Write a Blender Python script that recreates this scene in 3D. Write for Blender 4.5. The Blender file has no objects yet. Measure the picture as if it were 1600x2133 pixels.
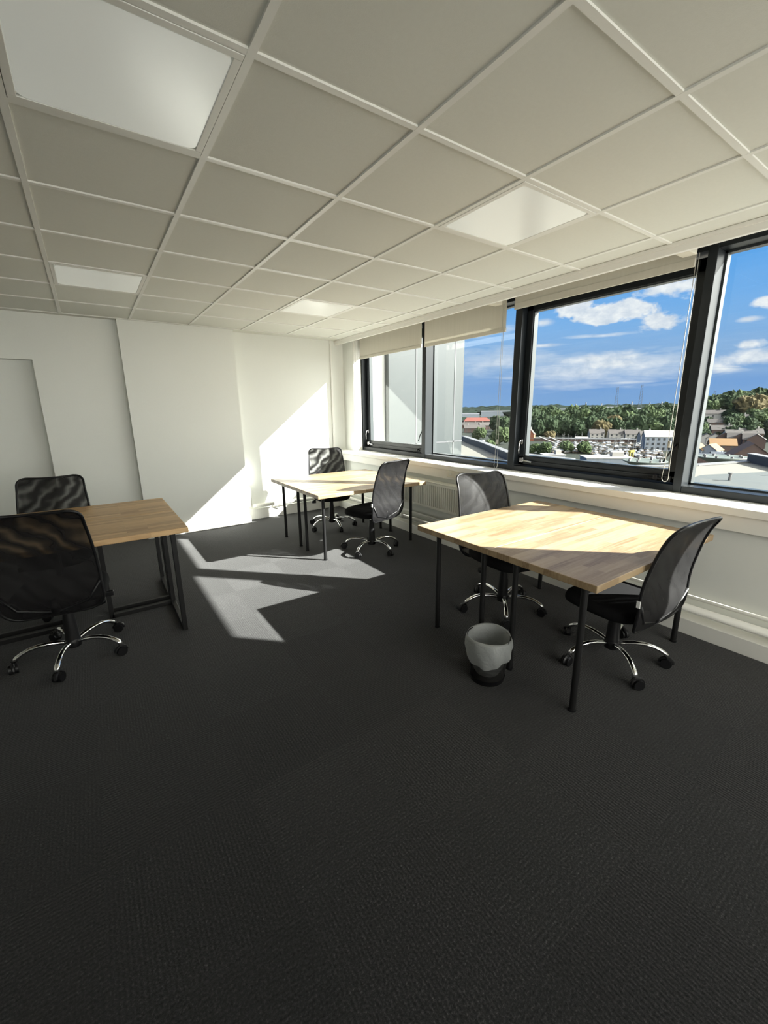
import bpy, bmesh, math, random
from mathutils import Vector, Matrix, noise as mnoise
random.seed(7)
PI = math.pi
scene = bpy.context.scene
COL = scene.collection
# ------------------------------------------------------------------ camera
F_PX, YAW, PITCH, ROLL = 875.693837, 0.600323798, -0.240670552, -0.0124126916
CAM = Vector((0.0752627932, -1.99469949, 1.4922))
def cam_axes():
    f = Vector((math.sin(YAW)*math.cos(PITCH), math.cos(YAW)*math.cos(PITCH), math.sin(PITCH)))
    r = Vector((math.cos(YAW), -math.sin(YAW), 0)); u = r.cross(f)
    r2 = r*math.cos(ROLL)+u*math.sin(ROLL); u2 = -r*math.sin(ROLL)+u*math.cos(ROLL)
    return r2, u2, f
RX, UX, FX = cam_axes()
cd = bpy.data.cameras.new('camera'); cam = bpy.data.objects.new('camera', cd); COL.objects.link(cam)
cd.sensor_fit = 'HORIZONTAL'; cd.sensor_width = 36.0; cd.lens = F_PX/1600*36.0
cd.clip_start = 0.05; cd.clip_end = 9000
m = Matrix((RX, UX, -FX)).transposed().to_4x4(); m.translation = CAM; cam.matrix_world = m
scene.camera = cam
def ray(u, v):
    return FX + RX*((u-800)/F_PX) - UX*((v-1066.5)/F_PX)
def at(u, v, D):            # point at horizontal distance D seen where the photo shows it
    d = ray(u, v); return CAM + d*(D/math.hypot(d.x, d.y))
def azel(u, v):
    d = ray(u, v).normalized(); return math.atan2(d.x, d.y), math.asin(d.z)
# ------------------------------------------------------------------ exposure
scene.view_settings.view_transform = 'Standard'; scene.view_settings.look = 'None'
scene.view_settings.exposure = 0.44; scene.view_settings.gamma = 1.0; scene.view_settings.use_curve_mapping = False
cy = scene.cycles
cy.use_denoising = True
cy.max_bounces = 14; cy.diffuse_bounces = 10; cy.glossy_bounces = 5; cy.transparent_max_bounces = 24; cy.transmission_bounces = 6
cy.caustics_reflective = False; cy.caustics_refractive = False
cy.sample_clamp_indirect = 8.0
# ------------------------------------------------------------------ sun
SUN_E = 25.0
sd = bpy.data.lights.new('sun', 'SUN'); sun = bpy.data.objects.new('sun', sd); COL.objects.link(sun)
sd.energy = SUN_E; sd.angle = math.radians(0.53); sd.color = (1.0, 0.965, 0.89)
sun.rotation_euler = Vector((-1.0, 1.0, -0.82)).to_track_quat('-Z', 'Y').to_euler()
sun.location = (40, -40, 30)
# ------------------------------------------------------------------ sky
def nd(nt, t, **k):
    n = nt.nodes.new(t)
    for a, b in k.items(): setattr(n, a, b)
    return n
def mathn(nt, op, a, b=None, c=None, clamp=False):
    n = nd(nt, 'ShaderNodeMath', operation=op); n.use_clamp = clamp
    for i, x in enumerate((a, b, c)):
        if x is None: continue
        if isinstance(x, (int, float)): n.inputs[i].default_value = x
        else: nt.links.new(x, n.inputs[i])
    return n.outputs[0]
def mixc(nt, f, a, b, blend='MIX'):
    n = nd(nt, 'ShaderNodeMix', data_type='RGBA', blend_type=blend)
    for s, x in ((n.inputs[0], f), (n.inputs[6], a), (n.inputs[7], b)):
        if isinstance(x, (int, float)): s.default_value = x
        elif isinstance(x, tuple): s.default_value = (*x[:3], 1)
        else: nt.links.new(x, s)
    return n.outputs[2]
def ramp(nt, fac, stops, interp='LINEAR'):
    n = nd(nt, 'ShaderNodeValToRGB'); cr = n.color_ramp; cr.interpolation = interp
    while len(cr.elements) < len(stops): cr.elements.new(0.5)
    for e, (p, c) in zip(cr.elements, stops):
        e.position = p; e.color = (*c, 1) if isinstance(c, tuple) else (c, c, c, 1)
    if not isinstance(fac, (int, float)): nt.links.new(fac, n.inputs[0])
    return n.outputs[0]
def lin(r, g, b):
    f = lambda c: (c/255/12.92) if c/255 <= 0.04045 else ((c/255+0.055)/1.055)**2.4
    return (f(r), f(g), f(b))
world = bpy.data.worlds.new('sky'); scene.world = world; world.use_nodes = True
nt = world.node_tree; nt.nodes.clear()
tc = nd(nt, 'ShaderNodeTexCoord'); sep = nd(nt, 'ShaderNodeSeparateXYZ'); nt.links.new(tc.outputs['Generated'], sep.inputs[0])
az = mathn(nt, 'ARCTAN2', sep.outputs[0], sep.outputs[1]); el = mathn(nt, 'ARCSINE', sep.outputs[2])
base = ramp(nt, mathn(nt, 'MULTIPLY_ADD', el, 1.1, 0.1, clamp=True),
    [(0.0, lin(120, 158, 205)), (0.10, lin(126, 166, 214)), (0.15, lin(104, 154, 214)), (0.20, lin(126, 170, 218)), (0.27, lin(118, 174, 230)), (0.36, lin(100, 168, 234)), (0.55, lin(92, 156, 232)), (1.0, lin(60, 120, 205))])
comb = nd(nt, 'ShaderNodeCombineXYZ'); nt.links.new(az, comb.inputs[0]); nt.links.new(mathn(nt, 'MULTIPLY', el, 1.6), comb.inputs[1])
def wnoise(scale, detail, rough, dist=0.0, off=0.0, sy=1.0):
    mp = nd(nt, 'ShaderNodeMapping'); nt.links.new(comb.outputs[0], mp.inputs[0]); mp.inputs['Location'].default_value = (off, off*.7, off*1.3); mp.inputs['Scale'].default_value = (1, sy, 1)
    n = nd(nt, 'ShaderNodeTexNoise'); nt.links.new(mp.outputs[0], n.inputs['Vector'])
    n.inputs['Scale'].default_value = scale; n.inputs['Detail'].default_value = detail; n.inputs['Roughness'].default_value = rough; n.inputs['Distortion'].default_value = dist
    return n.outputs[0]
n1 = wnoise(16, 8, 0.62, 0.3); n2 = wnoise(42, 6, 0.6, 0.2, 3.1); n3 = wnoise(9, 7, 0.6, 0.8, 7.7, 5.0); n4 = wnoise(6, 5, .55, .3, 1.9, 2.5)
def blob(u, v, hu, hv, wob=1.0, soft=0.35, nz=None):
    a0, e0 = azel(u, v); a1, _ = azel(u+hu, v); _, e1 = azel(u, v-hv)
    da = mathn(nt, 'DIVIDE', mathn(nt, 'SUBTRACT', az, a0), abs(a1-a0)); de = mathn(nt, 'DIVIDE', mathn(nt, 'SUBTRACT', el, e0), abs(e1-e0))
    r = mathn(nt, 'SQRT', mathn(nt, 'ADD', mathn(nt, 'MULTIPLY', da, da), mathn(nt, 'MULTIPLY', de, de)))
    x = mathn(nt, 'ADD', mathn(nt, 'SUBTRACT', 1.0, r), mathn(nt, 'MULTIPLY', mathn(nt, 'SUBTRACT', nz or n1, 0.5), 3.4*wob))
    return mathn(nt, 'DIVIDE', x, soft, clamp=True), de
mask = None; shade = None
for (u, v, hu, hv, w, s, z) in [
    (1205, 640, 48, 22, .8, .3, n1), (1250, 655, 60, 24, .7, .3, n1), (1310, 648, 70, 26, .8, .3, n1), (1375, 668, 52, 20, .9, .4, n1),
    (1410, 596, 90, 24, .9, .5, n1), (1350, 590, 50, 14, .9, .6, n1), (1600, 626, 30, 14, .8, .4, n1),
    (1210, 775, 210, 44, .4, 1.3, n3), (1340, 765, 160, 42, .4, 1.3, n3), (1250, 748, 150, 16, .6, .9, n1), (1270, 758, 110, 22, .6, .8, n1), (1040, 752, 150, 34, .5, 1.6, n3), (1560, 716, 45, 12, .9, .5, n1),
    (1560, 745, 110, 22, .8, .7, n1), (1500, 760, 60, 16, .8, .9, n3), (1250, 699, 90, 5, .5, 1.2, n3), (1010, 690, 70, 14, .6, 1.4, n3), (1130, 720, 60, 5, .6, 1.2, n3),
    (1560, 665, 30, 7, .7, 1.0, n1), (1130, 672, 22, 8, .6, 1.2, n1), (1300, 797, 120, 5, .6, 1.4, n3), (1480, 640, 12, 5, .7, 1.0, n1)]:
    b, de = blob(u, v, hu, hv, w, s, z)
    mask = b if mask is None else mathn(nt, 'MAXIMUM', mask, b)
el_hi = mathn(nt, 'MULTIPLY', mathn(nt, 'SUBTRACT', el, 0.42), 3.0, clamp=True)
gen = mathn(nt, 'MULTIPLY', mathn(nt, 'MULTIPLY', mathn(nt, 'SUBTRACT', n4, 0.5), 6.0, clamp=True), el_hi)
mask = mathn(nt, 'MAXIMUM', mask, gen)
shade = mathn(nt, 'ADD', mathn(nt, 'MULTIPLY', mathn(nt, 'SUBTRACT', n2, 0.5), 1.8), 0.62, clamp=True)
cloudc = mixc(nt, shade, lin(176, 194, 218), lin(250, 250, 250))
haze = mathn(nt, 'MULTIPLY', mathn(nt, 'SUBTRACT', 0.10, mathn(nt, 'ABSOLUTE', mathn(nt, 'SUBTRACT', el, 0.085))), 7.0, clamp=True)
base2 = mixc(nt, mathn(nt, 'MULTIPLY', haze, mathn(nt, 'MULTIPLY', n3, 0.7)), base, lin(190, 208, 228))
skyc = mixc(nt, mask, base2, cloudc)
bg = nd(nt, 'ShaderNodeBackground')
 # added fill: sky behind the viewer raised and whitened to light the room
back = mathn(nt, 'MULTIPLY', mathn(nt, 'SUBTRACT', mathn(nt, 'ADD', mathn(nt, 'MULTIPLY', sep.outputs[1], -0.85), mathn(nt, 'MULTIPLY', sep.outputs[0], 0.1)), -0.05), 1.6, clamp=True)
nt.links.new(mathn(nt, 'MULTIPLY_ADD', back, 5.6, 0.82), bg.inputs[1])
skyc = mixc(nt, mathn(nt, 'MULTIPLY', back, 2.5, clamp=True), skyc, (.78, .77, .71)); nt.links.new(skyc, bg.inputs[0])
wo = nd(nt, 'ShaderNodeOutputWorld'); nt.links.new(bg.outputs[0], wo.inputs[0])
# ------------------------------------------------------------------ materials
def material(name, color=(.5, .5, .5), rough=.6, metal=0.0, spec=0.5, coat=0.0):
    mt = bpy.data.materials.new(name); mt.use_nodes = True
    b = mt.node_tree.nodes['Principled BSDF']
    b.inputs['Base Color'].default_value = (*color, 1); b.inputs['Roughness'].default_value = rough
    b.inputs['Metallic'].default_value = metal; b.inputs['Specular IOR Level'].default_value = spec
    b.inputs['Coat Weight'].default_value = coat
    return mt
def bsdf(mt): return mt.node_tree.nodes['Principled BSDF']
def objco(nt, scale=(1, 1, 1), loc=(0, 0, 0), rot=(0, 0, 0), kind='Object'):
    t = nd(nt, 'ShaderNodeTexCoord'); mp = nd(nt, 'ShaderNodeMapping'); nt.links.new(t.outputs[kind], mp.inputs[0])
    mp.inputs['Scale'].default_value = scale; mp.inputs['Location'].default_value = loc; mp.inputs['Rotation'].default_value = rot
    return mp.outputs[0]
def noisen(nt, vec, scale, detail=4, rough=.5, dist=0):
    n = nd(nt, 'ShaderNodeTexNoise'); nt.links.new(vec, n.inputs['Vector'])
    n.inputs['Scale'].default_value = scale; n.inputs['Detail'].default_value = detail; n.inputs['Roughness'].default_value = rough; n.inputs['Distortion'].default_value = dist
    return n.outputs[0]
def bump(nt, b, h, strength=.3, dist=.002):
    n = nd(nt, 'ShaderNodeBump'); n.inputs['Strength'].default_value = strength; n.inputs['Distance'].default_value = dist
    nt.links.new(h, n.inputs['Height']); nt.links.new(n.outputs[0], b.inputs['Normal'])
def mottled(name, c1, c2, scale=3, rough=.8, bstr=0, bscale=200, bdist=.001, spec=.3, metal=0.0):
    mt = material(name, c1, rough, metal, spec); nt = mt.node_tree; v = objco(nt)
    nt.links.new(mixc(nt, noisen(nt, v, scale), c1, c2), bsdf(mt).inputs['Base Color'])
    if bstr: bump(nt, bsdf(mt), noisen(nt, v, bscale, 3), bstr, bdist)
    return mt
M = {}
M['wall'] = mottled('white_wall_paint', (.78, .79, .755), (.81, .82, .785), 1.2, .75, .25, 90, .0015)
M['trimw'] = mottled('white_gloss_paint', (.80, .79, .75), (.83, .82, .78), 2, .35)
M['ceil'] = mottled('mineral_ceiling_tile', (.71, .715, .66), (.75, .755, .70), 60, .95, .4, 400, .001)
M['grid'] = material('white_ceiling_grid', (.80, .80, .76), .45)
M['radi'] = material('radiator_enamel', (.70, .69, .62), .4)
M['pipe'] = mottled('painted_pipe', (.72, .71, .66), (.76, .75, .7), 6, .45)
M['black'] = mottled('black_powder_coat', (.006, .006, .0065), (.009, .009, .0095), 30, .48, spec=.35)
M['plastic'] = material('black_plastic', (.006, .006, .007), .42, 0, .35)
M['fabric'] = mottled('black_seat_fabric', (.006, .006, .0065), (.010, .010, .011), 60, .9, .5, 900, .001, .15)
M['chrome'] = material('polished_chrome', (.88, .88, .88), .07, 1.0)
M['white_tag'] = material('white_tag', (.8, .8, .8), .6)
M['chain'] = material('white_blind_cord', (.38, .37, .33), .5)
M['frame'] = mottled('slate_blue_window_frame', (.009, .012, .015), (.013, .016, .019), 4, .38, spec=.3)
M['framel'] = mottled('grey_window_bead', (.036, .043, .047), (.042, .05, .053), 4, .35, spec=.5)
M['steel'] = material('satin_steel', (.6, .6, .6), .25, 1.0)
M['bracket'] = material('cream_blind_bracket', (.70, .66, .56), .5)
# roller blind fabric: slightly translucent cloth
def blind_mat():
    mt = bpy.data.materials.new('cream_roller_blind_cloth'); mt.use_nodes = True; nt = mt.node_tree; b = bsdf(mt)
    v = objco(nt); w = noisen(nt, objco(nt, (1, 18, 1)), 3, 3)
    nt.links.new(mixc(nt, w, (.60, .57, .49), (.68, .65, .57)), b.inputs['Base Color']); b.inputs['Roughness'].default_value = .85
    tr = nd(nt, 'ShaderNodeBsdfTranslucent'); tr.inputs[0].default_value = (.6, .55, .42, 1)
    mx = nd(nt, 'ShaderNodeMixShader'); mx.inputs[0].default_value = .07
    nt.links.new(b.outputs[0], mx.inputs[1]); nt.links.new(tr.outputs[0], mx.inputs[2])
    nt.links.new(mx.outputs[0], nt.nodes['Material Output'].inputs[0]); return mt
M['blind'] = blind_mat()
def glass_mat():
    mt = bpy.data.materials.new('window_glass'); mt.use_nodes = True; nt = mt.node_tree
    nt.nodes.remove(bsdf(mt)); t = nd(nt, 'ShaderNodeBsdfTransparent'); t.inputs[0].default_value = (.95, .97, .97, 1)
    g = nd(nt, 'ShaderNodeBsdfGlossy'); g.inputs['Roughness'].default_value = 0.0; g.inputs[0].default_value = (.9, .9, .9, 1)
    lw = nd(nt, 'ShaderNodeLayerWeight'); lw.inputs[0].default_value = .5
    f = mathn(nt, 'MULTIPLY_ADD', mathn(nt, 'POWER', lw.outputs['Facing'], 5.0), .75, .03)
    mx = nd(nt, 'ShaderNodeMixShader'); nt.links.new(f, mx.inputs[0]); nt.links.new(t.outputs[0], mx.inputs[1]); nt.links.new(g.outputs[0], mx.inputs[2])
    nt.links.new(mx.outputs[0], nt.nodes['Material Output'].inputs[0]); return mt
M['glass'] = glass_mat()
def carpet_mat():
    mt = material('charcoal_carpet_tiles', (.05, .05, .05), .95, 0, .1); nt = mt.node_tree; b = bsdf(mt)
    v = objco(nt)
    ch = nd(nt, 'ShaderNodeTexChecker'); nt.links.new(objco(nt, (2, 2, 2), (0.2, .1, .25)), ch.inputs['Vector']); ch.inputs['Scale'].default_value = 1.0
    # per tile tone
    sn = nd(nt, 'ShaderNodeVectorMath', operation='FLOOR'); nt.links.new(objco(nt, (2, 2, 2), (0.2, .1, .25)), sn.inputs[0])
    wn = nd(nt, 'ShaderNodeTexWhiteNoise'); nt.links.new(sn.outputs[0], wn.inputs[0])
    w1 = nd(nt, 'ShaderNodeTexWave', bands_direction='X'); nt.links.new(v, w1.inputs['Vector'])
    w2 = nd(nt, 'ShaderNodeTexWave', bands_direction='Y'); nt.links.new(v, w2.inputs['Vector'])
    for w in (w1, w2):
        w.inputs['Scale'].default_value = 24; w.inputs['Distortion'].default_value = 2.6; w.inputs['Detail'].default_value = 2; w.inputs['Detail Scale'].default_value = 3
    wv = nd(nt, 'ShaderNodeMix', data_type='FLOAT'); nt.links.new(ch.outputs['Fac'], wv.inputs[0]); nt.links.new(w1.outputs['Fac'], wv.inputs[2]); nt.links.new(w2.outputs['Fac'], wv.inputs[3])
    sp = noisen(nt, v, 130, 4, .8); blot = noisen(nt, v, 1.7, 3)
    h = mathn(nt, 'ADD', mathn(nt, 'MULTIPLY', wv.outputs[0], .16), mathn(nt, 'MULTIPLY', mathn(nt, 'SUBTRACT', sp, .5), 3.4))
    h = mathn(nt, 'ADD', h, mathn(nt, 'MULTIPLY', wn.outputs[0], .14)); h = mathn(nt, 'ADD', h, mathn(nt, 'MULTIPLY', blot, .2), clamp=False)
    c = ramp(nt, mathn(nt, 'MULTIPLY_ADD', h, .5, .25, clamp=True), [(0, (.003, .003, .0035)), (.42, (.020, .020, .021)), (.60, (.042, .042, .0435)), (1, (.20, .20, .205))])
    nt.links.new(c, b.inputs['Base Color']); bump(nt, b, mathn(nt, 'ADD', mathn(nt, 'MULTIPLY', wv.outputs[0], .4), sp), .6, .004)
    b.inputs['Sheen Weight'].default_value = 0.15; return mt
M['carpet'] = carpet_mat()
def wood_mat(name, c1, c2, c3, seed=0.0):
    mt = material(name, c1, .42, 0, .45); nt = mt.node_tree; b = bsdf(mt)
    v = objco(nt, (1, 1, 1), (seed, seed*.37, 0))
    br = nd(nt, 'ShaderNodeTexBrick'); nt.links.new(v, br.inputs['Vector']); br.offset = .37; br.offset_frequency = 2
    br.inputs['Scale'].default_value = 1; br.inputs['Brick Width'].default_value = .34; br.inputs['Row Height'].default_value = .042
    br.inputs['Mortar Size'].default_value = .0006; br.inputs['Color1'].default_value = (0, 0, 0, 1); br.inputs['Color2'].default_value = (1, 1, 1, 1); br.inputs['Mortar'].default_value = (.25, .25, .25, 1)
    g = noisen(nt, objco(nt, (2.2, 40, 10), (seed, 0, 0)), 2.2, 5, .6, .6); bl = noisen(nt, v, 2.2, 3)
    c = mixc(nt, br.outputs['Color'], c1, c2)
    c = mixc(nt, mathn(nt, 'MULTIPLY', mathn(nt, 'SUBTRACT', g, .45), 2.4, clamp=True), c, c3)
    c = mixc(nt, mathn(nt, 'MULTIPLY', mathn(nt, 'SUBTRACT', bl, .55), .8, clamp=True), c, c2)
    nt.links.new(c, b.inputs['Base Color']); return mt
M['oak'] = wood_mat('pale_butcher_block', (.37, .27, .16), (.20, .13, .068), (.42, .32, .205))
M['oak2'] = wood_mat('honey_butcher_block', (.62, .41, .21), (.34, .20, .09), (.70, .49, .27), 3.3)
def meshcloth(name, dark, lo, hi, scale=6, seed=0):
    mt = bpy.data.materials.new(name); mt.use_nodes = True; nt = mt.node_tree; b = bsdf(mt)
    b.inputs['Base Color'].default_value = (*dark, 1); b.inputs['Roughness'].default_value = .6; b.inputs['Specular IOR Level'].default_value = .25
    t = nd(nt, 'ShaderNodeBsdfTransparent')
    w = nd(nt, 'ShaderNodeTexWave', bands_direction='DIAGONAL', wave_profile='SIN'); nt.links.new(objco(nt, (1, 1, 1.2), (seed, 0, 0)), w.inputs['Vector'])
    w.inputs['Scale'].default_value = scale; w.inputs['Distortion'].default_value = 7.5; w.inputs['Detail'].default_value = 2.0; w.inputs['Detail Scale'].default_value = 1.1
    lw = nd(nt, 'ShaderNodeLayerWeight'); lw.inputs[0].default_value = .5
    f = mathn(nt, 'MULTIPLY', mathn(nt, 'MULTIPLY_ADD', w.outputs['Fac'], hi-lo, lo), mathn(nt, 'SUBTRACT', 1.0, lw.outputs['Facing'], clamp=True), clamp=True)
    mx = nd(nt, 'ShaderNodeMixShader'); nt.links.new(f, mx.inputs[0]); nt.links.new(b.outputs[0], mx.inputs[1]); nt.links.new(t.outputs[0], mx.inputs[2])
    nt.links.new(mx.outputs[0], nt.nodes['Material Output'].inputs[0]); return mt
M['mesh'] = meshcloth('black_chair_mesh', (.010, .0096, .0105), .09, .50, 5)
M['wire'] = meshcloth('black_wire_bin', (.01, .01, .01), .38, .50, 12)
def bag_mat():
    mt = bpy.data.materials.new('white_bin_liner'); mt.use_nodes = True; nt = mt.node_tree; b = bsdf(mt)
    b.inputs['Base Color'].default_value = (.45, .47, .47, 1); b.inputs['Roughness'].default_value = .35
    t = nd(nt, 'ShaderNodeBsdfTransparent'); tl = nd(nt, 'ShaderNodeBsdfTranslucent'); tl.inputs[0].default_value = (.6, .62, .62, 1)
    m1 = nd(nt, 'ShaderNodeMixShader'); m1.inputs[0].default_value = .35; nt.links.new(b.outputs[0], m1.inputs[1]); nt.links.new(tl.outputs[0], m1.inputs[2])
    m2 = nd(nt, 'ShaderNodeMixShader'); m2.inputs[0].default_value = .22; nt.links.new(m1.outputs[0], m2.inputs[1]); nt.links.new(t.outputs[0], m2.inputs[2])
    bump(nt, b, noisen(nt, objco(nt), 30, 3, .6, 1.5), .6, .01)
    nt.links.new(m2.outputs[0], nt.nodes['Material Output'].inputs[0]); return mt
M['bag'] = bag_mat()
def diffuser_mat():
    mt = material('opal_light_diffuser', (.90, .91, .88), .22, 0, .8); b = bsdf(mt); b.inputs['Emission Color'].default_value = (.93, 1.0, .95, 1); b.inputs['Emission Strength'].default_value = .10; return mt
M['diff'] = diffuser_mat()
# outside
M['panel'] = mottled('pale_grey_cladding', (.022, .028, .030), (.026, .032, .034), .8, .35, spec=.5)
M['seam'] = material('cladding_seam', (0.0420, 0.0448, 0.0504), .6)
M['deck'] = mottled('roof_membrane_beige', (0.1372, 0.1316, 0.1120), (0.1120, 0.1092, 0.0924), .12, .9)
M['deck2'] = mottled('roof_membrane_grey', (0.0476, 0.0560, 0.0560), (0.0560, 0.0644, 0.0644), .3, .9)
M['parap'] = mottled('parapet_blue_grey', (0.0350, 0.0420, 0.0518), (0.0420, 0.0490, 0.0602), .5, .8)
M['coping'] = material('pale_coping', (0.1190, 0.1190, 0.1190), .6)
M['leafd'] = mottled('dark_foliage', (0.0126, 0.0224, 0.0126), (0.0280, 0.0406, 0.0196), .6, .95, spec=.1)
M['leaff'] = mottled('far_dark_foliage', (0.0070, 0.0126, 0.0098), (0.0126, 0.0196, 0.0140), .02, .95, spec=.05)
M['leafm'] = mottled('mid_foliage', (0.0252, 0.0406, 0.0182), (0.0462, 0.0616, 0.0266), .6, .95, spec=.1)
M['leafr'] = mottled('russet_foliage', (0.0560, 0.0476, 0.0252), (0.0728, 0.0588, 0.0280), .6, .95, spec=.1)
M['ground'] = mottled('distant_ground', (0.0154, 0.0210, 0.0168), (0.0266, 0.0294, 0.0238), .02, .95, spec=.1)
M['hgreen'] = mottled('hill_grass', (0.0252, 0.0364, 0.0168), (0.0364, 0.0448, 0.0210), .05, .95, spec=.1)
M['hwhite'] = material('white_render', (0.2800, 0.2660, 0.2450), .8)
M['hblue'] = material('pale_blue_render', (0.1820, 0.2030, 0.2310), .8)
M['hbrick'] = mottled('red_brick', (0.0644, 0.0420, 0.0364), (0.0812, 0.0518, 0.0434), 2, .9)
M['hroof'] = mottled('slate_roof', (0.0476, 0.0434, 0.0420), (0.0672, 0.0588, 0.0546), 1, .8)
M['hroofr'] = mottled('red_tile_roof', (0.1050, 0.0308, 0.0238), (0.1190, 0.0364, 0.0280), 1, .8)
M['timber'] = mottled('new_roof_timber', (0.1540, 0.0868, 0.0392), (0.1820, 0.1092, 0.0490), 1, .8)
M['orange'] = material('orange_brick', (0.1960, 0.0630, 0.0280), .8)
M['hglass'] = material('far_window_glass', (0.0168, 0.0196, 0.0252), .3)
M['hull'] = material('white_boat_hull', (0.1050, 0.1008, 0.0980), .4)
M['hullb'] = material('tan_boat_hull', (0.0630, 0.0504, 0.0392), .5)
M['metalg'] = material('galvanised_mast', (0.0700, 0.0728, 0.0784), .5)
M['yellow'] = material('yellow_paint', (0.1820, 0.1540, 0.0168), .5)
M['dish'] = material('grey_green_canopy', (0.0700, 0.0840, 0.0728), .6)
# ------------------------------------------------------------------ mesh helpers
def setp(o, label=None, cat=None, group=None, kind=None):
    if label: o['label'] = label
    if cat: o['category'] = cat
    if group: o['group'] = group
    if kind: o['kind'] = kind
    return o
def obj(name, bm, mat, parent=None, smooth=False, label=None):
    me = bpy.data.meshes.new(name); bmesh.ops.recalc_face_normals(bm, faces=bm.faces[:]); bm.to_mesh(me); bm.free()
    for mm in (mat if isinstance(mat, (list, tuple)) else [mat]): me.materials.append(mm)
    if smooth:
        me.polygons.foreach_set('use_smooth', [True]*len(me.polygons))
    o = bpy.data.objects.new(name, me); COL.objects.link(o)
    if parent: o.parent = parent
    if label: o['label'] = label
    return o
def sharp(o, ang=40):
    for p in o.data.polygons: p.use_smooth = True
    bm = bmesh.new(); bm.from_mesh(o.data)
    for e in bm.edges:
        if len(e.link_faces) == 2 and e.calc_face_angle(0) > math.radians(ang): e.smooth = False
    bm.to_mesh(o.data); bm.free(); return o
def struct(name, bm, mat, parent=None, smooth=False):
    o = obj(name, bm, mat, parent, smooth)
    if parent is None: o['kind'] = 'structure'
    return o
def empty(name, loc=(0, 0, 0), rz=0, label=None, cat=None, group=None, kind=None):
    o = bpy.data.objects.new(name, None); COL.objects.link(o); o.location = loc; o.rotation_euler = (0, 0, rz); o.empty_display_size = .1
    return setp(o, label, cat, group, kind)
def B(): return bmesh.new()
def box(bm, x0, x1, y0, y1, z0, z1, bev=0, mi=0):
    vs = [bm.verts.new((x, y, z)) for x in (x0, x1) for y in (y0, y1) for z in (z0, z1)]
    fs = [bm.faces.new([vs[i] for i in q]) for q in ((0, 1, 3, 2), (4, 6, 7, 5), (0, 4, 5, 1), (2, 3, 7, 6), (0, 2, 6, 4), (1, 5, 7, 3))]
    for f in fs: f.material_index = mi
    if bev:
        es = list({e for f in fs for e in f.edges}); bmesh.ops.recalc_face_normals(bm, faces=fs)
        r = bmesh.ops.bevel(bm, geom=es, offset=bev, segments=2, affect='EDGES', profile=.5)
        for f in r['faces']: f.material_index = mi
    return bm
def tube(bm, pts, r, n=10, cap=True, closed=False, flat=1.0):
    pts = [Vector(p) for p in pts]; N = len(pts); rings = []
    rr = r if isinstance(r, (list, tuple)) else [r]*N
    prev = None
    for i, p in enumerate(pts):
        if closed: t = (pts[(i+1) % N]-pts[i-1]).normalized()
        else: t = (pts[min(i+1, N-1)]-pts[max(i-1, 0)]).normalized()
        if prev is None:
            a = Vector((0, 0, 1)) if abs(t.z) < .9 else Vector((0, 1, 0))
            nx = t.cross(a).normalized()
        else: nx = (prev - t*prev.dot(t)).normalized()
        prev = nx; ny = t.cross(nx)
        rings.append([bm.verts.new(p + nx*math.cos(2*PI*k/n)*rr[i] + ny*math.sin(2*PI*k/n)*rr[i]*flat) for k in range(n)])
    M_ = N if closed else N-1
    for i in range(M_):
        a, b = rings[i], rings[(i+1) % N]
        for k in range(n): bm.faces.new((a[k], a[(k+1) % n], b[(k+1) % n], b[k]))
    if cap and not closed:
        bm.faces.new(rings[0][::-1]); bm.faces.new(rings[-1])
    return bm
def lathe(bm, prof, n=24, cx=0, cy=0, capb=True, capt=True):
    rings = [[bm.verts.new((cx+r*math.cos(2*PI*k/n), cy+r*math.sin(2*PI*k/n), z)) for k in range(n)] for r, z in prof]
    for a, b in zip(rings, rings[1:]):
        for k in range(n): bm.faces.new((a[k], a[(k+1) % n], b[(k+1) % n], b[k]))
    if capb: bm.faces.new(rings[0][::-1])
    if capt: bm.faces.new(rings[-1])
    return bm
def copy_tree(o, parent=None):
    c = o.copy(); COL.objects.link(c)
    if parent: c.parent = parent
    for ch in list(o.children): copy_tree(ch, c)
    return c
# ================================================================== ROOM SHELL
H = 2.46
XL, YB = -3.6, -4.6
bm = B(); box(bm, XL-.1, 3.3, YB-.1, 3.95, -.12, 0.0); struct('floor', bm, M['carpet'])
bm = B(); box(bm, XL-.1, 3.232, YB-.1, 3.95, 2.466, 2.5); ceil = struct('ceiling', bm, M['ceil'])
bm = B()
for i in range(-6, 6): box(bm, i*.6-.012, i*.6+.012, YB, 3.62, 2.4585, 2.4665)
for j in range(-8, 7): box(bm, XL, 3.2, j*.6-.012, j*.6+.012, 2.4590, 2.4665)
g = struct('ceiling_grid', bm, M['grid'], ceil)
# walls
bm = B(); box(bm, XL-.1, .48, 3.85, 4.0, 0, 2.5); box(bm, -.30, .49, 3.73, 3.86, 0, 2.47); box(bm, XL-.1, -.30, 3.73, 3.86, 2.02, 2.47); box(bm, .48, 1.705, 3.63, 3.9, 0, 2.47); box(bm, 1.70, 3.345, 3.82, 4.0, 0, 2.5)
struct('wall_back', bm, M['wall'])
bm = B(); box(bm, XL-.12, XL, YB-.1, 4.0, 0, 2.5); struct('wall_left', bm, M['wall'])
bm = B()   # unseen rear wall; its two tall openings are added to let fill light in
box(bm, XL-.1, 3.3, YB-.15, YB, 0, .8); box(bm, XL-.1, 3.3, YB-.15, YB, 2.38, 2.5)
for a, b in ((XL-.1, -.5), (1.3, 1.4), (3.2, 3.3)): box(bm, a, b, YB-.15, YB, .8, 2.38)
struct('wall_rear', bm, M['wall'])
bm = B(); box(bm, 3.28, 3.9, YB-.15, 3.56, 0, .84)                       # wall below the sill
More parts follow.
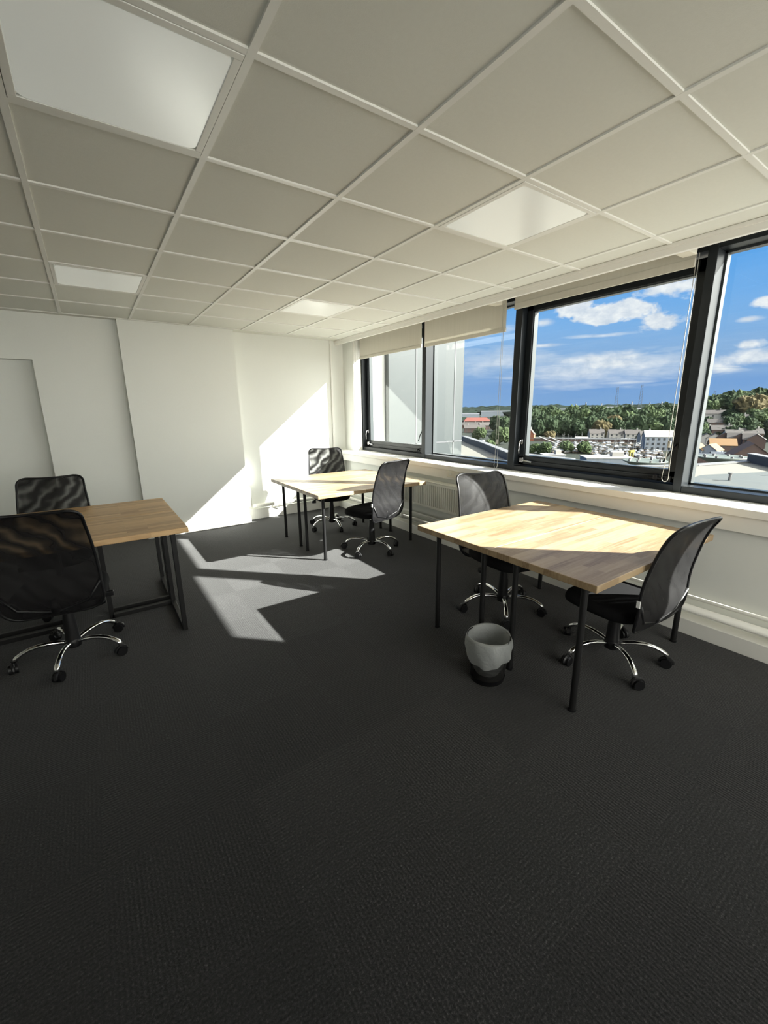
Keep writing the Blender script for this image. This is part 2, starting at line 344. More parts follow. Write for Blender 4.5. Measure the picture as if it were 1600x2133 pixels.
box(bm, 3.48, 3.70, YB-.15, -2.33, .84, 2.7); box(bm, 3.345, 3.9, 3.53, 4.0, 0, 2.7); box(bm, 3.235, 3.68, YB-.15, 4.0, 2.62, 2.75); box(bm, 3.235, 3.25, YB-.15, 4.0, 2.46, 2.66)
struct('wall_right', bm, M['wall'])
bm = B(); box(bm, 3.125, 3.15, 3.795, 3.822, .9, 2.465, .003); struct('trim_2', bm, M['trimw'])
bm = B(); box(bm, 3.205, 3.236, YB, 3.82, 2.402, 2.468, .003); box(bm, 3.198, 3.21, YB, 3.82, 2.440, 2.464, .002); struct('trim_1', bm, M['trimw'])
bm = B()  # moulded jamb lining
for k in range(4): box(bm, 3.352+k*.031, 3.374+k*.031, 3.522-.002*k, 3.531, .886, 2.45, .003)
struct('trim_3', bm, M['trimw'])
bm = B(); box(bm, 3.22, 3.60, YB, 3.531, .835, .885, .004); box(bm, 3.22, 3.346, 3.52, 3.82, .835, .885, .004); struct('trim_4', bm, M['trimw'])   # window board
bm = B(); box(bm, 3.24, 3.285, YB, 3.82, .735, .834, .003); struct('trim_5', bm, M['trimw'])
bm = B(); box(bm, 3.17, 3.285, YB, 3.82, 0, .105, .004); struct('baseboard_right', bm, M['trimw'])
bm = B(); box(bm, 1.705, 3.17, 3.775, 3.822, 0, .15, .004); box(bm, .47, 1.72, 3.605, 3.632, 0, .10, .004); box(bm, -.3, .47, 3.70, 3.732, 0, .10, .004)
struct('baseboard_back', bm, M['trimw'])
bm = B(); box(bm, XL, XL+.02, YB, 3.8, 0, .1, .003); struct('baseboard_left', bm, M['trimw'])
# ---- pipes
bm = B(); tube(bm, [(3.20, YB, .175), (3.20, 3.60, .175), (3.16, 3.70, .185), (3.05, 3.735, .19), (2.1, 3.735, .20), (1.80, 3.735, .20)], .027, 12)
pp = obj('heating_pipe', bm, M['pipe'], None, True); setp(pp, 'thick cream-painted heating pipe running low along window wall and far alcove', 'pipe')
for (x, y) in ((3.20, -1.52), (3.20, 1.05), (3.20, 2.15)):
    bm = B(); tube(bm, [(x, y-.035, .175), (x, y+.035, .175)], .035, 12); obj('pipe_joint', bm, M['pipe'], pp, True)
bm = B(); box(bm, 2.03, 2.10, 3.71, 3.76, .175, .225, .008); tube(bm, [(2.06, 3.73, .2), (2.06, 3.69, .155), (2.12, 3.67, .13)], .012, 8); obj('valve', bm, M['pipe'], pp)
bm = B(); tube(bm, [(3.235, YB, .245), (3.235, 3.5, .245)], .014, 10)
p2 = obj('heating_pipe', bm, M['pipe'], None, True); setp(p2, 'thin cream-painted pipe just above the thick one on window wall', 'pipe')
bm = B(); tube(bm, [(1.762, 3.745, .20), (1.762, 3.745, .42), (1.755, 3.76, .46), (1.735, 3.80, .475)], .026, 12)
p3 = obj('heating_pipe', bm, M['pipe'], None, True); setp(p3, 'short white riser pipe with elbow in the left corner of the alcove', 'pipe')
# ---- radiator
r = empty('radiator', (3.16, 1.72, .38), 0, 'cream ribbed panel radiator below the sill behind the far desks', 'radiator')
bm = B(); N = 36; L = 1.18
for k in range(N):
    y = -L/2 + L*(k+.5)/N; w = L/N
    pr = [(-.012, y-w*.5), (-.012, y-w*.2), (.0, y-w*.1), (.0, y+w*.1), (-.012, y+w*.2), (-.012, y+w*.5)]
    vs0 = [bm.verts.new((px, py, .03)) for px, py in pr]; vs1 = [bm.verts.new((px, py, .27)) for px, py in pr]
    for i in range(5): bm.faces.new((vs0[i], vs0[i+1], vs1[i+1], vs1[i]))
box(bm, -.014, 0.0, -L/2, L/2, .0, .03, .003); box(bm, -.014, 0.0, -L/2, L/2, .27, .295, .003); obj('panel', bm, M['radi'], r)
bm = B(); box(bm, -.012, .095, -L/2-.006, L/2+.006, .296, .308, .003)
for k in range(40): box(bm, .005, .08, -L/2+.02+k*(L-.04)/40, -L/2+.03+k*(L-.04)/40, .306, .311)
obj('top_grille', bm, M['radi'], r)
for s in (-1, 1):
    bm = B(); box(bm, -.01, .09, s*(L/2+.004)-.004, s*(L/2+.004)+.004, .0, .30, .002); obj('side_panel', bm, M['radi'], r)
bm = B(); box(bm, .06, .085, -L/2+.01, L/2-.01, .01, .29); obj('back_panel', bm, M['radi'], r)
bm = B(); tube(bm, [(.05, -L/2, .03), (.05, -L/2-.045, .03), (.05, -L/2-.05, -.02), (.05, -L/2-.05, -.20)], .009, 8); obj('valve', bm, M['pipe'], r)
bm = B(); tube(bm, [(.05, L/2, .03), (.05, L/2+.05, .03), (.05, L/2+.05, -.18)], .012, 8); box(bm, .03, .07, L/2+.02, L/2+.07, .015, .05, .006); obj('valve', bm, M['pipe'], r)
# ---- sockets
for (y0, y1, lab) in ((1.16, 1.36, 'cream double socket box on sill apron above the radiator'), (1.02, 1.12, 'smaller cream outlet on sill apron just right of the double socket')):
    e = empty('power_socket', (3.24, (y0+y1)/2, .80), 0, lab, 'socket')
    w = (y1-y0)/2; bm = B(); box(bm, -.03, .002, -w, w, -.035, .035, .004); obj('body', bm, M['bracket'], e)
    for s in ((-1, 1) if w > .06 else (0,)):
        bm = B(); box(bm, -.033, -.028, s*w*.5-.02, s*w*.5+.02, -.015, .012, .002); obj('faceplate', bm, M['radi'], e)
# ================================================================== WINDOWS
ZB, ZT = .885, 2.445
XF, XG = 3.48, 3.66
def window(n, y0, y1, sash, glassx=3.645):
    w = empty('window_%d' % n, (XF, (y0+y1)/2, ZB), 0, None, None, None, 'structure')
    X = lambda x: x-XF; Y = lambda y: y-(y0+y1)/2; Z = lambda z: z-ZB
    bm = B(); box(bm, 0, .18, Y(y0), Y(y1), 0, .05, .003); box(bm, 0, .18, Y(y0), Y(y1), Z(ZT), Z(2.62), .003)
    if not sash:
        pass
    obj('frame', bm, M['frame'], w)
    if sash:
        s = .062
        bm = B()
        a, b = y0+.004, y1-.004; xs, xe = X(3.545), X(3.62); zb, zt = Z(.94), Z(2.425)
        box(bm, xs, xe, Y(a), Y(a+s), zb, zt, .004); box(bm, xs, xe, Y(b-s), Y(b), zb, zt, .004)
        box(bm, xs, xe, Y(a), Y(b), zb, zb+.085, .004); box(bm, xs, xe, Y(a), Y(b), zt-.085, zt, .004)
        box(bm, xs-.012, xs+.004, Y(a+.01), Y(b-.01), zb+.03, zb+.045, .002)
        so = obj('sash', bm, M['frame'], w)
        bm = B(); t = .009
        for (p, q_, r_, u_) in ((a+s, a+s+t, .085, None), (b-s-t, b-s, .085, None)): box(bm, xs+.012, xe-.01, Y(p), Y(q_), zb+.085, zt-.085)
        box(bm, xs+.012, xe-.01, Y(a+s), Y(b-s), zb+.085, zb+.085+t); box(bm, xs+.012, xe-.01, Y(a+s), Y(b-s), zt-.085-t, zt-.085)
        obj('glazing_bead', bm, M['framel'], so)
        bm = B(); box(bm, X(3.585), X(3.591), Y(a+s-.01), Y(b-s+.01), zb+.08, zt-.08); obj('pane', bm, M['glass'], so)
        # levers and stays
        def lever(y, mat, z, lean):
            bm = B(); box(bm, xs-.012, xs, y-.012, y+.012, z-.02, z+.03, .003); tube(bm, [(xs-.018, y, z+.015), (xs-.035, y, z+.01), (xs-.045, y+lean*.4, z-.04), (xs-.04, y+lean, z-.11)], [.008, .007, .006, .006], 8)
            obj('lever', bm, mat, so, True)
        lever(Y(b-.03), M['steel'], Z(1.16), 0.0); lever(Y(a+.03), M['plastic'], Z(1.20), .06)
        bm = B(); tube(bm, [(xs-.02, Y(b-.05), Z(.985)), (xs-.02, Y(b-.17), Z(.975))], .009, 8); box(bm, xs-.03, xs, Y(b-.07), Y(b-.03), Z(.965), Z(1.01), .004); obj('stay', bm, M['steel'], w)
        bm = B(); box(bm, xs-.03, xs, Y(a+.03), Y(a+.07), Z(.945), Z(.99), .005); box(bm, xs-.026, xs, Y(a+.08), Y(a+.19), Z(.955), Z(.972), .004); box(bm, xs-.03, xs, Y(a+.12), Y(a+.15), Z(.95), Z(.99), .004); obj('stay', bm, M['plastic'], w)
    else:
        bm = B(); g_ = .012
        box(bm, X(3.60), X(3.655), Y(y0), Y(y0+g_), .05, Z(ZT)); box(bm, X(3.60), X(3.655), Y(y1-g_), Y(y1), .05, Z(ZT)); box(bm, X(3.60), X(3.655), Y(y0), Y(y1), .05, .05+g_); box(bm, X(3.60), X(3.655), Y(y0), Y(y1), Z(ZT)-g_, Z(ZT))
        obj('glazing_bead', bm, M['framel'], w)
        bm = B(); box(bm, X(3.636), X(3.642), Y(y0+.004), Y(y1-.004), .054, Z(ZT)-.004); obj('pane', bm, M['glass'], w)
    return w
MUL = [(-2.335, -2.27), (-.765, -.710), (.700, .775), (2.055, 2.125), (3.495, 3.53)]
for k, (a, b) in enumerate(MUL):
    bm = B(); box(bm, XF-.004, XG, a, b, ZB, 2.62, .004); struct('trim_%d' % (6+k), bm, M['frame'])
window(1, MUL[3][1], MUL[4][0], True)
window(2, MUL[2][1], MUL[3][0], False)
window(3, MUL[1][1], MUL[2][0], True)
window(4, MUL[0][1], MUL[1][0], False)
# ---- roller blinds
def blind(y0, y1, zb, barh, label, chain=None, lab2=None):
    X = 3.42; e = empty('roller_blind', (X, (y0+y1)/2, 2.52), 0, label, 'blind'); yc = (y0+y1)/2
    h = (y1-y0)/2
    bm = B(); tube(bm, [(.02, -h, .01), (.02, h, .01)], .022, 14); obj('roller', bm, M['bracket'], e, True)
    bm = B(); n = 24
    vs = [[bm.verts.new((.0 + .0015*math.sin(k*1.7)*(j/3), -h+2*h*k/n, (zb+barh*.5-2.52)*(j/4) + .02*(1-j/4))) for j in range(5)] for k in range(n+1)]
    for k in range(n):
        for j in range(4): bm.faces.new((vs[k][j], vs[k+1][j], vs[k+1][j+1], vs[k][j+1]))
    obj('blind_cloth', bm, M['blind'], e, True)
    bm = B(); box(bm, -.008, .008, -h, h, zb-2.52, zb-2.52+barh, .003); obj('bottom_bar', bm, M['blind'], e)
    if chain:
        yc2, zt, zl = chain; y = yc2-yc
        bm = B(); box(bm, -.17, -.06, y-.005, y+.075, 2.405-2.52, 2.452-2.52, .004); obj('bracket', bm, M['bracket'], e)
        bm = B(); w = .011; zz = zl-2.52
        pts = [(-.03, y-w*.6, zt-2.52), (-.03, y-w*.9, (zt+zl)/2-2.52), (-.032, y-w*1.6, zz+.12)]
        pts += [(-.033, y-w*1.9*math.cos(t), zz+.03-.03*math.sin(t)) for t in [i*PI/8 for i in range(9)]]
        pts += [(-.032, y+w*1.3, zz+.12), (-.03, y+w*.9, (zt+zl)/2-2.52), (-.03, y+w*.6, zt-2.52)]
        tube(bm, pts, .0019, 6); obj('pull_cord', bm, M['chain'], e, True)
        bm = B(); tube(bm, [(-.03, y+.003, zl+.24-2.52), (-.03, y+.003, zl+.285-2.52)], .009, 8); obj('cord_clip', bm, M['chain'], e, True)
    return e
blind(-.668, .745, 2.352, .052, 'cream roller blind almost fully rolled up on the large nearer opening window', (-.69, 2.42, .965))
blind(.835, 2.015, 2.180, .036, 'cream roller blind hanging lowest, over the fixed pane in the middle', (.845, 2.42, .90))
blind(2.068, 3.455, 2.184, .036, 'cream roller blind over the far window nearest the corner')
# ---- ceiling lights
for (x, y, lab) in ((0, -.6, 'large square ceiling light panel at top left, nearest overhead'), (1.8, -.6, 'square ceiling light panel nearest the large opening window'), (0, 1.8, 'square ceiling light panel over the left desk towards the blank wall'), (1.8, 1.8, 'square ceiling light panel over the far desks, smallest in view')):
    e = empty('ceiling_light', (x+.3, y+.3, 2.466), 0, lab, 'ceiling light', 'recessed square light panels')
    bm = B(); o_, i_ = .286, .262
    for (a, b, c, d) in ((-o_, o_, -o_, -i_), (-o_, o_, i_, o_), (-o_, -i_, -i_, i_), (i_, o_, -i_, i_)): box(bm, a, b, c, d, -.009, .0, .0015)
    obj('bezel', bm, M['grid'], e)
    bm = B(); n = 8; R = .03; i2 = .263; pts = []
    for (cx, cy_, a0) in ((i2-R, i2-R, 0), (-i2+R, i2-R, PI/2), (-i2+R, -i2+R, PI), (i2-R, -i2+R, 1.5*PI)):
        for k in range(n+1): pts.append((cx+R*math.cos(a0+k*PI/2/n), cy_+R*math.sin(a0+k*PI/2/n)))
    v0 = [bm.verts.new((a, b, -.0045)) for a, b in pts]; v1 = [bm.verts.new((a*.985, b*.985, -.0075)) for a, b in pts]; v2 = [bm.verts.new((a, b, .0)) for a, b in pts]
    bm.faces.new(v1)
    for k in range(len(pts)):
        k2 = (k+1) % len(pts); bm.faces.new((v0[k], v0[k2], v1[k2], v1[k])); bm.faces.new((v2[k], v2[k2], v0[k2], v0[k]))
    obj('diffuser', bm, M['diff'], e)
# ================================================================== DESKS
def plain_desk(x0, x1, y0, y1, zt, legs, mat, label, th=.036):
    e = empty('desk', ((x0+x1)/2, (y0+y1)/2, 0), 0, label, 'desk'); cx, cy_ = (x0+x1)/2, (y0+y1)/2
    bm = B(); box(bm, x0-cx, x1-cx, y0-cy_, y1-cy_, zt-th, zt, .003); obj('desktop', bm, mat, e)
    for (lx, ly) in legs:
        bm = B(); tube(bm, [(lx-cx, ly-cy_, .012), (lx-cx, ly-cy_, zt-th-.006)], .0165, 14); lo = sharp(obj('leg', bm, M['black'], e))
        bm = B(); tube(bm, [(lx-cx, ly-cy_, 0), (lx-cx, ly-cy_, .014)], .019, 14); sharp(obj('foot', bm, M['plastic'], lo))
        bm = B(); lathe(bm, [(.05, zt-th-.007), (.05, zt-th-.0005)], 16, lx-cx, ly-cy_); sharp(obj('mounting_plate', bm, M['black'], lo))
    return e
ZR = .722
plain_desk(1.815, 3.12, -1.108, -.482, ZR, [(1.880, -1.02), (1.905, -.607), (3.005, -1.028), (3.01, -.607)], M['oak'], 'pale butcher-block desk nearest the camera under the window, black leg towards the viewer')
plain_desk(1.815, 3.12, -.480, .146, ZR, [(1.89, .01), (1.895, -.385), (3.02, -.01), (3.01, -.385)], M['oak'], 'pale butcher-block desk joined behind the nearest window desk, mesh chair behind it')
plain_desk(1.730, 3.03, 1.500, 2.128, .716, [(1.868, 1.69), (1.846, 2.075), (2.979, 1.705), (3.005, 2.147)], M['oak'], 'front desk of the far pair, pale butcher-block top with sunlit corner')
plain_desk(1.730, 3.03, 2.130, 2.752, .716, [(1.856, 2.70), (1.855, 2.27), (2.954, 2.709), (2.982, 2.333)], M['oak'], 'rear desk of the far pair, pale butcher-block top close to the alcove wall')
def frame_desk(y0, y1, front, label):
    x0, x1, zt, th = -.80, .525, .742, .036
    cx, cyy = (x0+x1)/2, (y0+y1)/2
    e = empty('desk', (cx, cyy, 0), 0, label, 'desk')
    bm = B(); box(bm, x0-cx, x1-cx, y0-cyy, y1-cyy, zt-th, zt, .006); obj('desktop', bm, M['oak2'], e)
    s = 1 if front else -1
    ya = (y0+.045 if front else y1-.055)-cyy      # outer edge of the pair
    yb = (y1-.055 if front else y0+.06)-cyy       # meeting edge of the pair
    w = .015
    for sx in (1, -1):
        xo = .43-cx if sx == 1 else -.70-cx; xi = .014-cx if sx == 1 else -.24-cx
        bm = B()
        for (px, py) in ((xo, ya), (xo, yb), (xi, yb)): box(bm, px-w, px+w, py-w, py+w, 0.0, zt-th-.001, .002)
        a, b = sorted((ya, yb)); box(bm, xo-w, xo+w, a, b, .0, .03, .002); box(bm, xo-w, xo+w, a, b, zt-th-.031, zt-th-.001, .002)
        a, b = sorted((xo, xi)); box(bm, a, b, yb-w, yb+w, .0, .03, .002); box(bm, a, b, yb-w, yb+w, zt-th-.031, zt-th-.001, .002)
        obj('leg_frame', bm, M['black'], e)
    return e
frame_desk(.975, 1.578, True, 'front left desk, honey wood top on square black leg frames')
frame_desk(1.580, 2.185, False, 'rear left desk, honey wood top against the front one, chair behind it')
# ================================================================== CHAIRS
def chair():
    e = empty('office_chair', (0, 0, 0), 0)
    # five star base
    bm = B(); lathe(bm, [(.030, .062), (.042, .07), (.045, .105), (.036, .125)], 20); sharp(obj('base_hub', bm, M['plastic'], e))
    for k in range(5):
        a = k*2*PI/5; ca, sa = math.cos(a), math.sin(a)
        P = lambda r, z: (r*ca, r*sa, z)
        bm = B(); prof = [(.025, .098), (.07, .112), (.12, .122), (.17, .124), (.215, .118), (.25, .104), (.275, .088), (.297, .066)]
        tube(bm, [P(r, z) for r, z in prof], [.016, .0155, .015, .0145, .014, .0145, .0155, .0165], 12, flat=.8)
        arm = obj('base_arm', bm, M['chrome'], e, True)
        bm = B(); th = a+.9+k*1.3; dx, dy = math.cos(th), math.sin(th); cx, cy_ = .300*ca, .300*sa
        tube(bm, [(cx, cy_, .030), (cx, cy_, .066)], .010, 10)
        for s in (-1, 1):
            ox, oy = cx - dx*.012 - dy*.013*s, cy_ - dy*.012 + dx*.013*s
            tube(bm, [(ox-(-dy)*.009*s*-1, oy-dx*.009*s*-1, .029), (ox+(-dy)*.010*s*-1, oy+dx*.010*s*-1, .029)], .0287, 18)
        # hood
        hp = [(cx-dx*.012 + dx*.032*math.cos(t), cy_-dy*.012 + dy*.032*math.cos(t), .029+.032*math.sin(t)) for t in [i*PI/8 for i in range(0, 9)]]
        tube(bm, hp, .010, 8, flat=1.0)
        sharp(obj('caster', bm, M['plastic'], arm))
    # gas column
    bm = B(); lathe(bm, [(.040, .10), (.038, .14), (.034, .24), (.027, .30), (.026, .345)], 20); col = sharp(obj('column_cover', bm, M['plastic'], e))
    bm = B(); lathe(bm, [(.022, .345), (.022, .385)], 16); sharp(obj('gas_column', bm, M['chrome'], col))
    # mechanism
    bm = B(); box(bm, -.085, .085, -.12, .10, .375, .405, .008); box(bm, -.05, .05, -.06, .06, .36, .38, .005); mech = obj('tilt_mechanism', bm, M['plastic'], e)
    bm = B(); tube(bm, [(.08, .02, .392), (.19, .03, .390), (.225, .03, .378)], .006, 8); box(bm, .20, .252, .012, .048, .345, .378, .006); obj('height_lever', bm, M['plastic'], mech)
    # seat cushion
    bm = B(); n, mm = 40, 7; W, D = .235, .235
    rings = []
    for (s_, z) in ((.90, .405), (.97, .412), (1.0, .43), (.995, .452), (.96, .470), (.86, .482), (.60, .487)):
        ring = []
        for k in range(n):
            a = 2*PI*k/n; ca, sa = math.cos(a), math.sin(a); ex = 2/3.6
            x = W*s_*math.copysign(abs(ca)**ex, ca); y = D*s_*math.copysign(abs(sa)**ex, sa)
            zz = z - (.022*max(0, (y/D-.45)/.55)**2) + .008*max(0, -(y/D)-.5)
            ring.append(bm.verts.new((x*(1-.04*y/D), y+.02, zz)))
        rings.append(ring)
    for a, b in zip(rings, rings[1:]):
        for k in range(n): bm.faces.new((a[k], a[(k+1) % n], b[(k+1) % n], b[k]))
    bm.faces.new(rings[0][::-1]); bm.faces.new(rings[-1]); obj('seat', bm, M['fabric'], e, True)
    # backrest profile
    prof = [(-.205, .375), (-.228, .44), (-.236, .52), (-.232, .60), (-.236, .68), (-.252, .77), (-.276, .86), (-.305, .93), (-.345, .990)]
    def P3(s, t):
        f = t*(len(prof)-1); i = min(int(f), len(prof)-2); f -= i
        p0, p1, p2, p3 = prof[max(i-1, 0)], prof[i], prof[i+1], prof[min(i+2, len(prof)-1)]
        cr = lambda a, b, c, d: .5*((2*b)+(-a+c)*f+(2*a-5*b+4*c-d)*f*f+(-a+3*b-3*c+d)*f**3)
        y, z = cr(p0[0], p1[0], p2[0], p3[0]), cr(p0[1], p1[1], p2[1], p3[1])
        w = .234 + .012*math.sin(PI*min(1, t*1.25)) - .016*t
        Lh = .64; d = min(t, 1-t)*Lh; R = .07 if t > .5 else .11
        ins = R-math.sqrt(max(0, R*R-(R-min(d, R))**2))
        x = s*(w-ins)
        y -= .018*s*s*(1 if t > .6 else t/.6); z += .006*s*s*t
        return Vector((x, y, z))
    for (nm, off) in (('mesh_back', 0.006), ('mesh_back', -.010)):
        bm = B(); nt_, ns = 44, 18; ts = [0.5-.5*math.cos(PI*i/nt_) for i in range(nt_+1)]
        g_ = [[bm.verts.new(P3(-1+2*j/ns, t)*1.0 + Vector((0, off*(1-(abs(-1+2*j/ns))**4), 0))) for j in range(ns+1)] for t in ts]
        for i in range(nt_):
            for j in range(ns): bm.faces.new((g_[i][j], g_[i][j+1], g_[i+1][j+1], g_[i+1][j]))
        if off > 0: bk = obj('mesh_back', bm, M['mesh'], e, True)
        else: obj('mesh_sleeve', bm, M['mesh'], bk, True)
    ts = [0.5-.5*math.cos(PI*i/44) for i in range(45)]
    loop = [P3(-1, t) for t in ts] + [P3(-1+2*j/12, 1) for j in range(1, 12)] + [P3(1, t) for t in reversed(ts)] + [P3(1-2*j/12, 0) for j in range(1, 12)]
    bm = B(); tube(bm, loop, .0085, 8, closed=True); obj('back_frame', bm, M['plastic'], e, True)
    # support bow behind the mesh
    bm = B(); tube(bm, [P3(-.97, .30)+Vector((0, -.002, 0)), P3(-.7, .13)+Vector((0, .0, 0)), P3(0, .05)+Vector((0, .0, 0)), P3(.7, .13)+Vector((0, .0, 0)), P3(.97, .30)+Vector((0, -.002, 0))], .014, 10, flat=.7)
    tube(bm, [(0, -.10, .388), (0, -.20, .385), (0, -.222, .40), (0, -.228, .44), (0, -.23, .48)], [.03, .03, .026, .022, .015], 10, flat=.4)
    obj('back_bracket', bm, M['plastic'], e, True)
    bm = B(); p = P3(-1, .33); box(bm, p.x-.011, p.x-.006, p.y-.008, p.y+.010, p.z-.018, p.z+.018); obj('label_tag', bm, M['white_tag'], e)
    return e
proto = chair()
def place(o, x, y, face, base_rot, lower, label):
    o.location = (x, y, 0); o.rotation_euler = (0, 0, math.atan2(-face[0], face[1])); setp(o, label, 'office chair', 'black mesh-back swivel chairs')
    rz = o.rotation_euler.z                     # the star base swivels on its own
    for ch in o.children:
        if ch.name.startswith('base_arm'): ch.rotation_euler = (0, 0, math.radians(base_rot)-rz)
        elif not ch.name.startswith(('base_hub', 'column_cover')): ch.location.z = -lower     # seat height set on the gas lift
spots = [(-.200, 1.08, (.13, .99), -33, 0, 'black mesh office chair in the left foreground with its back to the camera'),
 (-.265, 2.03, (-.05, -1), 30, .015, 'black mesh office chair behind the left desks, facing the camera'),
 (2.515, 2.77, (-.31, -.95), -24.5, .005, 'black mesh office chair in the alcove behind the far desks'),
 (2.425, 1.68, (-.25, .97), -9, 0, 'black mesh office chair in front of the far desks, seen from its rear side'),
 (2.475, -.068, (-.19, -.98), 9.6, 0, 'black mesh office chair by the sill behind the near window desks'),
 (2.50, -.885, (.07, 1), 15, .06, 'black mesh office chair at far right, pushed under the nearest window desk')]
for i, s in enumerate(spots):
    o = proto if i == 0 else copy_tree(proto); place(o, *s)
# ================================================================== BIN
e = empty('waste_bin', (1.735, -.585, 0), 0, 'black wire waste bin with white liner bag standing by the near desk legs', 'bin')
bm = B(); lathe(bm, [(.088, .0), (.092, .004), (.095, .03), (.116, .262)], 40, capt=False); obj('bin_body', bm, M['wire'], e, True)
bm = B(); lathe(bm, [(.087, .001), (.093, .006), (.099, .034)], 40, capt=False); obj('bin_base', bm, M['plastic'], e, True)
bm = B(); pts = [(.117*math.cos(2*PI*k/40), .117*math.sin(2*PI*k/40), .262) for k in range(40)]; tube(bm, pts, .004, 8, closed=True); obj('rim', bm, M['black'], e, True)
bm = B(); n = 60; rows = []
prof = [(.030, .035, 0), (.065, .045, .2), (.085, .085, .4), (.098, .16, .5), (.108, .235, .4), (.113, .268, .25), (.120, .272, .25), (.127, .255, .5), (.131, .215, 1), (.124, .175, 1.6), (.112, .150, 2.0)]
for (rr, z, wv) in prof:
    row = []
    for k in range(n):
        a = 2*PI*k/n; f = mnoise.noise(Vector((math.cos(a)*2.2, math.sin(a)*2.2, z*14)))*.007*wv + .003*wv*math.sin(a*9+z*40)
        dz = 0
        if wv >= 1: dz = -(wv-.6)*(.017*math.cos(a+2.35)+.006*math.sin(2*a+1)) if wv > 1 else 0
        if z > .25: dz += .006*math.sin(a*2+.6)
        row.append(bm.verts.new(((rr+f)*math.cos(a), (rr+f)*math.sin(a), z+dz)))
    rows.append(row)
for a, b in zip(rows, rows[1:]):
    for k in range(n): bm.faces.new((a[k], a[(k+1) % n], b[(k+1) % n], b[k]))
bm.faces.new(rows[0]); obj('liner_bag', bm, M['bag'], e, True)
# ================================================================== OUTSIDE
# neighbouring wing of the building, seen through the far windows
e = empty('building_wing', (3.9, 3.42, 0), 0, 'pale grey clad building wing jutting out beyond the two far windows', 'building')
bm = B(); box(bm, 0.0, 1.56, 0, 5.0, -4.0, 7.0); obj('wall_cladding', bm, M['panel'], e)
for x in (.53, 1.36):
    bm = B(); box(bm, x-.012, x+.012, -.006, .01, -4, 7); obj('panel_joint', bm, M['seam'], e)
for z in (.93, 4.2, -2.1):
    bm = B(); box(bm, 0, 1.56, -.006, .01, z-.012, z+.012); obj('panel_joint', bm, M['seam'], e)
# podium roof
GZ = -22.0
e = empty('podium_roof', (20, 10, -4), 0, 'flat beige membrane roof of the lower storeys right outside the windows', 'roof')
poly = [(3.95, 56), (52.7, 50.5), (44.3, 38), (36.7, 27.6), (36.2, 20), (43.2, 15.2), (46, 13.8), (53.0, 11.6), (46, 6), (46, -40), (3.95, -40)]
bm = B(); top = [bm.verts.new((x-20, y-10, 0)) for x, y in poly]; bot = [bm.verts.new((x-20, y-10, -18)) for x, y in poly]
bm.faces.new(top); bm.faces.new(bot[::-1])
for i in range(len(poly)): j = (i+1) % len(poly); bm.faces.new((top[i], bot[i], bot[j], top[j]))
obj('roof_deck', bm, M['deck'], e)
for i in range(1, 9):
    a, b = Vector((*poly[i], 0)), Vector((*poly[(i+1) % len(poly)], 0)); a -= Vector((20, 10, 0)); b -= Vector((20, 10, 0))
    if i in (4, 5, 6): hgt = .03
    else: hgt = .75
    bm = B(); t = (b-a).normalized(); nrm = Vector((-t.y, t.x, 0))*.3
    for (z0, z1, k, m_) in ((0, hgt, 1, 'parap'), (hgt, hgt+.10, 1.3, 'coping')):
        bm = B(); vs = [bm.verts.new(p+Vector((0, 0, z))) for z in (z0, z1) for p in (a-nrm*k, a+nrm*k, b+nrm*k, b-nrm*k)]
        for q in ((0, 1, 2, 3), (4, 7, 6, 5), (0, 4, 5, 1), (1, 5, 6, 2), (2, 6, 7, 3), (3, 7, 4, 0)): bm.faces.new([vs[t_] for t_ in q])
        obj('parapet' if m_ == 'parap' else 'coping', bm, M[m_], e)
bm = B(); vs = [bm.verts.new((x-20, y-10, .03)) for x, y in ((30.5, 10.2), (40, 11.2), (46, 8.5), (46, -6), (28, -6), (26, 5))]; bm.faces.new(vs); obj('grey_membrane', bm, M['deck2'], e)
bm = B(); vs = [bm.verts.new((x-20, y-10, .02)) for x, y in ((34, 13), (39, 14.6), (43, 12.6), (38.5, 11.4), (30, 10.4), (27, 10))]; bm.faces.new(vs); obj('green_membrane', bm, mottled('moss_membrane', (.040, .042, .024), (.048, .048, .03), .3), e)
for (x, y) in ((38.6, 8.9), (37.6, 11.9), (44.0, 7.6)):
    v = empty('roof_vent', (x, y, -4), 0, {38.6: 'small white vent pipe on grey roof area outside', 37.6: 'low railing frame on beige roof outside', 44.0: 'small white vent farther back on the roof outside'}[x], 'vent')
    if x == 37.6:
        bm = B()
        for k in range(4): tube(bm, [(k*.5, 0, 0), (k*.5, 0, .9)], .03, 6)
        tube(bm, [(0, 0, .9), (1.5, 0, .9)], .03, 6); tube(bm, [(0, 0, .5), (1.5, 0, .5)], .03, 6); v.name = 'roof_railing'; v['category'] = 'railing'; obj('rails', bm, M['metalg'], v)
    else:
        bm = B(); lathe(bm, [(.09, 0), (.09, .5), (.14, .5), (.14, .6)], 10); obj('pipe', bm, M['hull'], v)
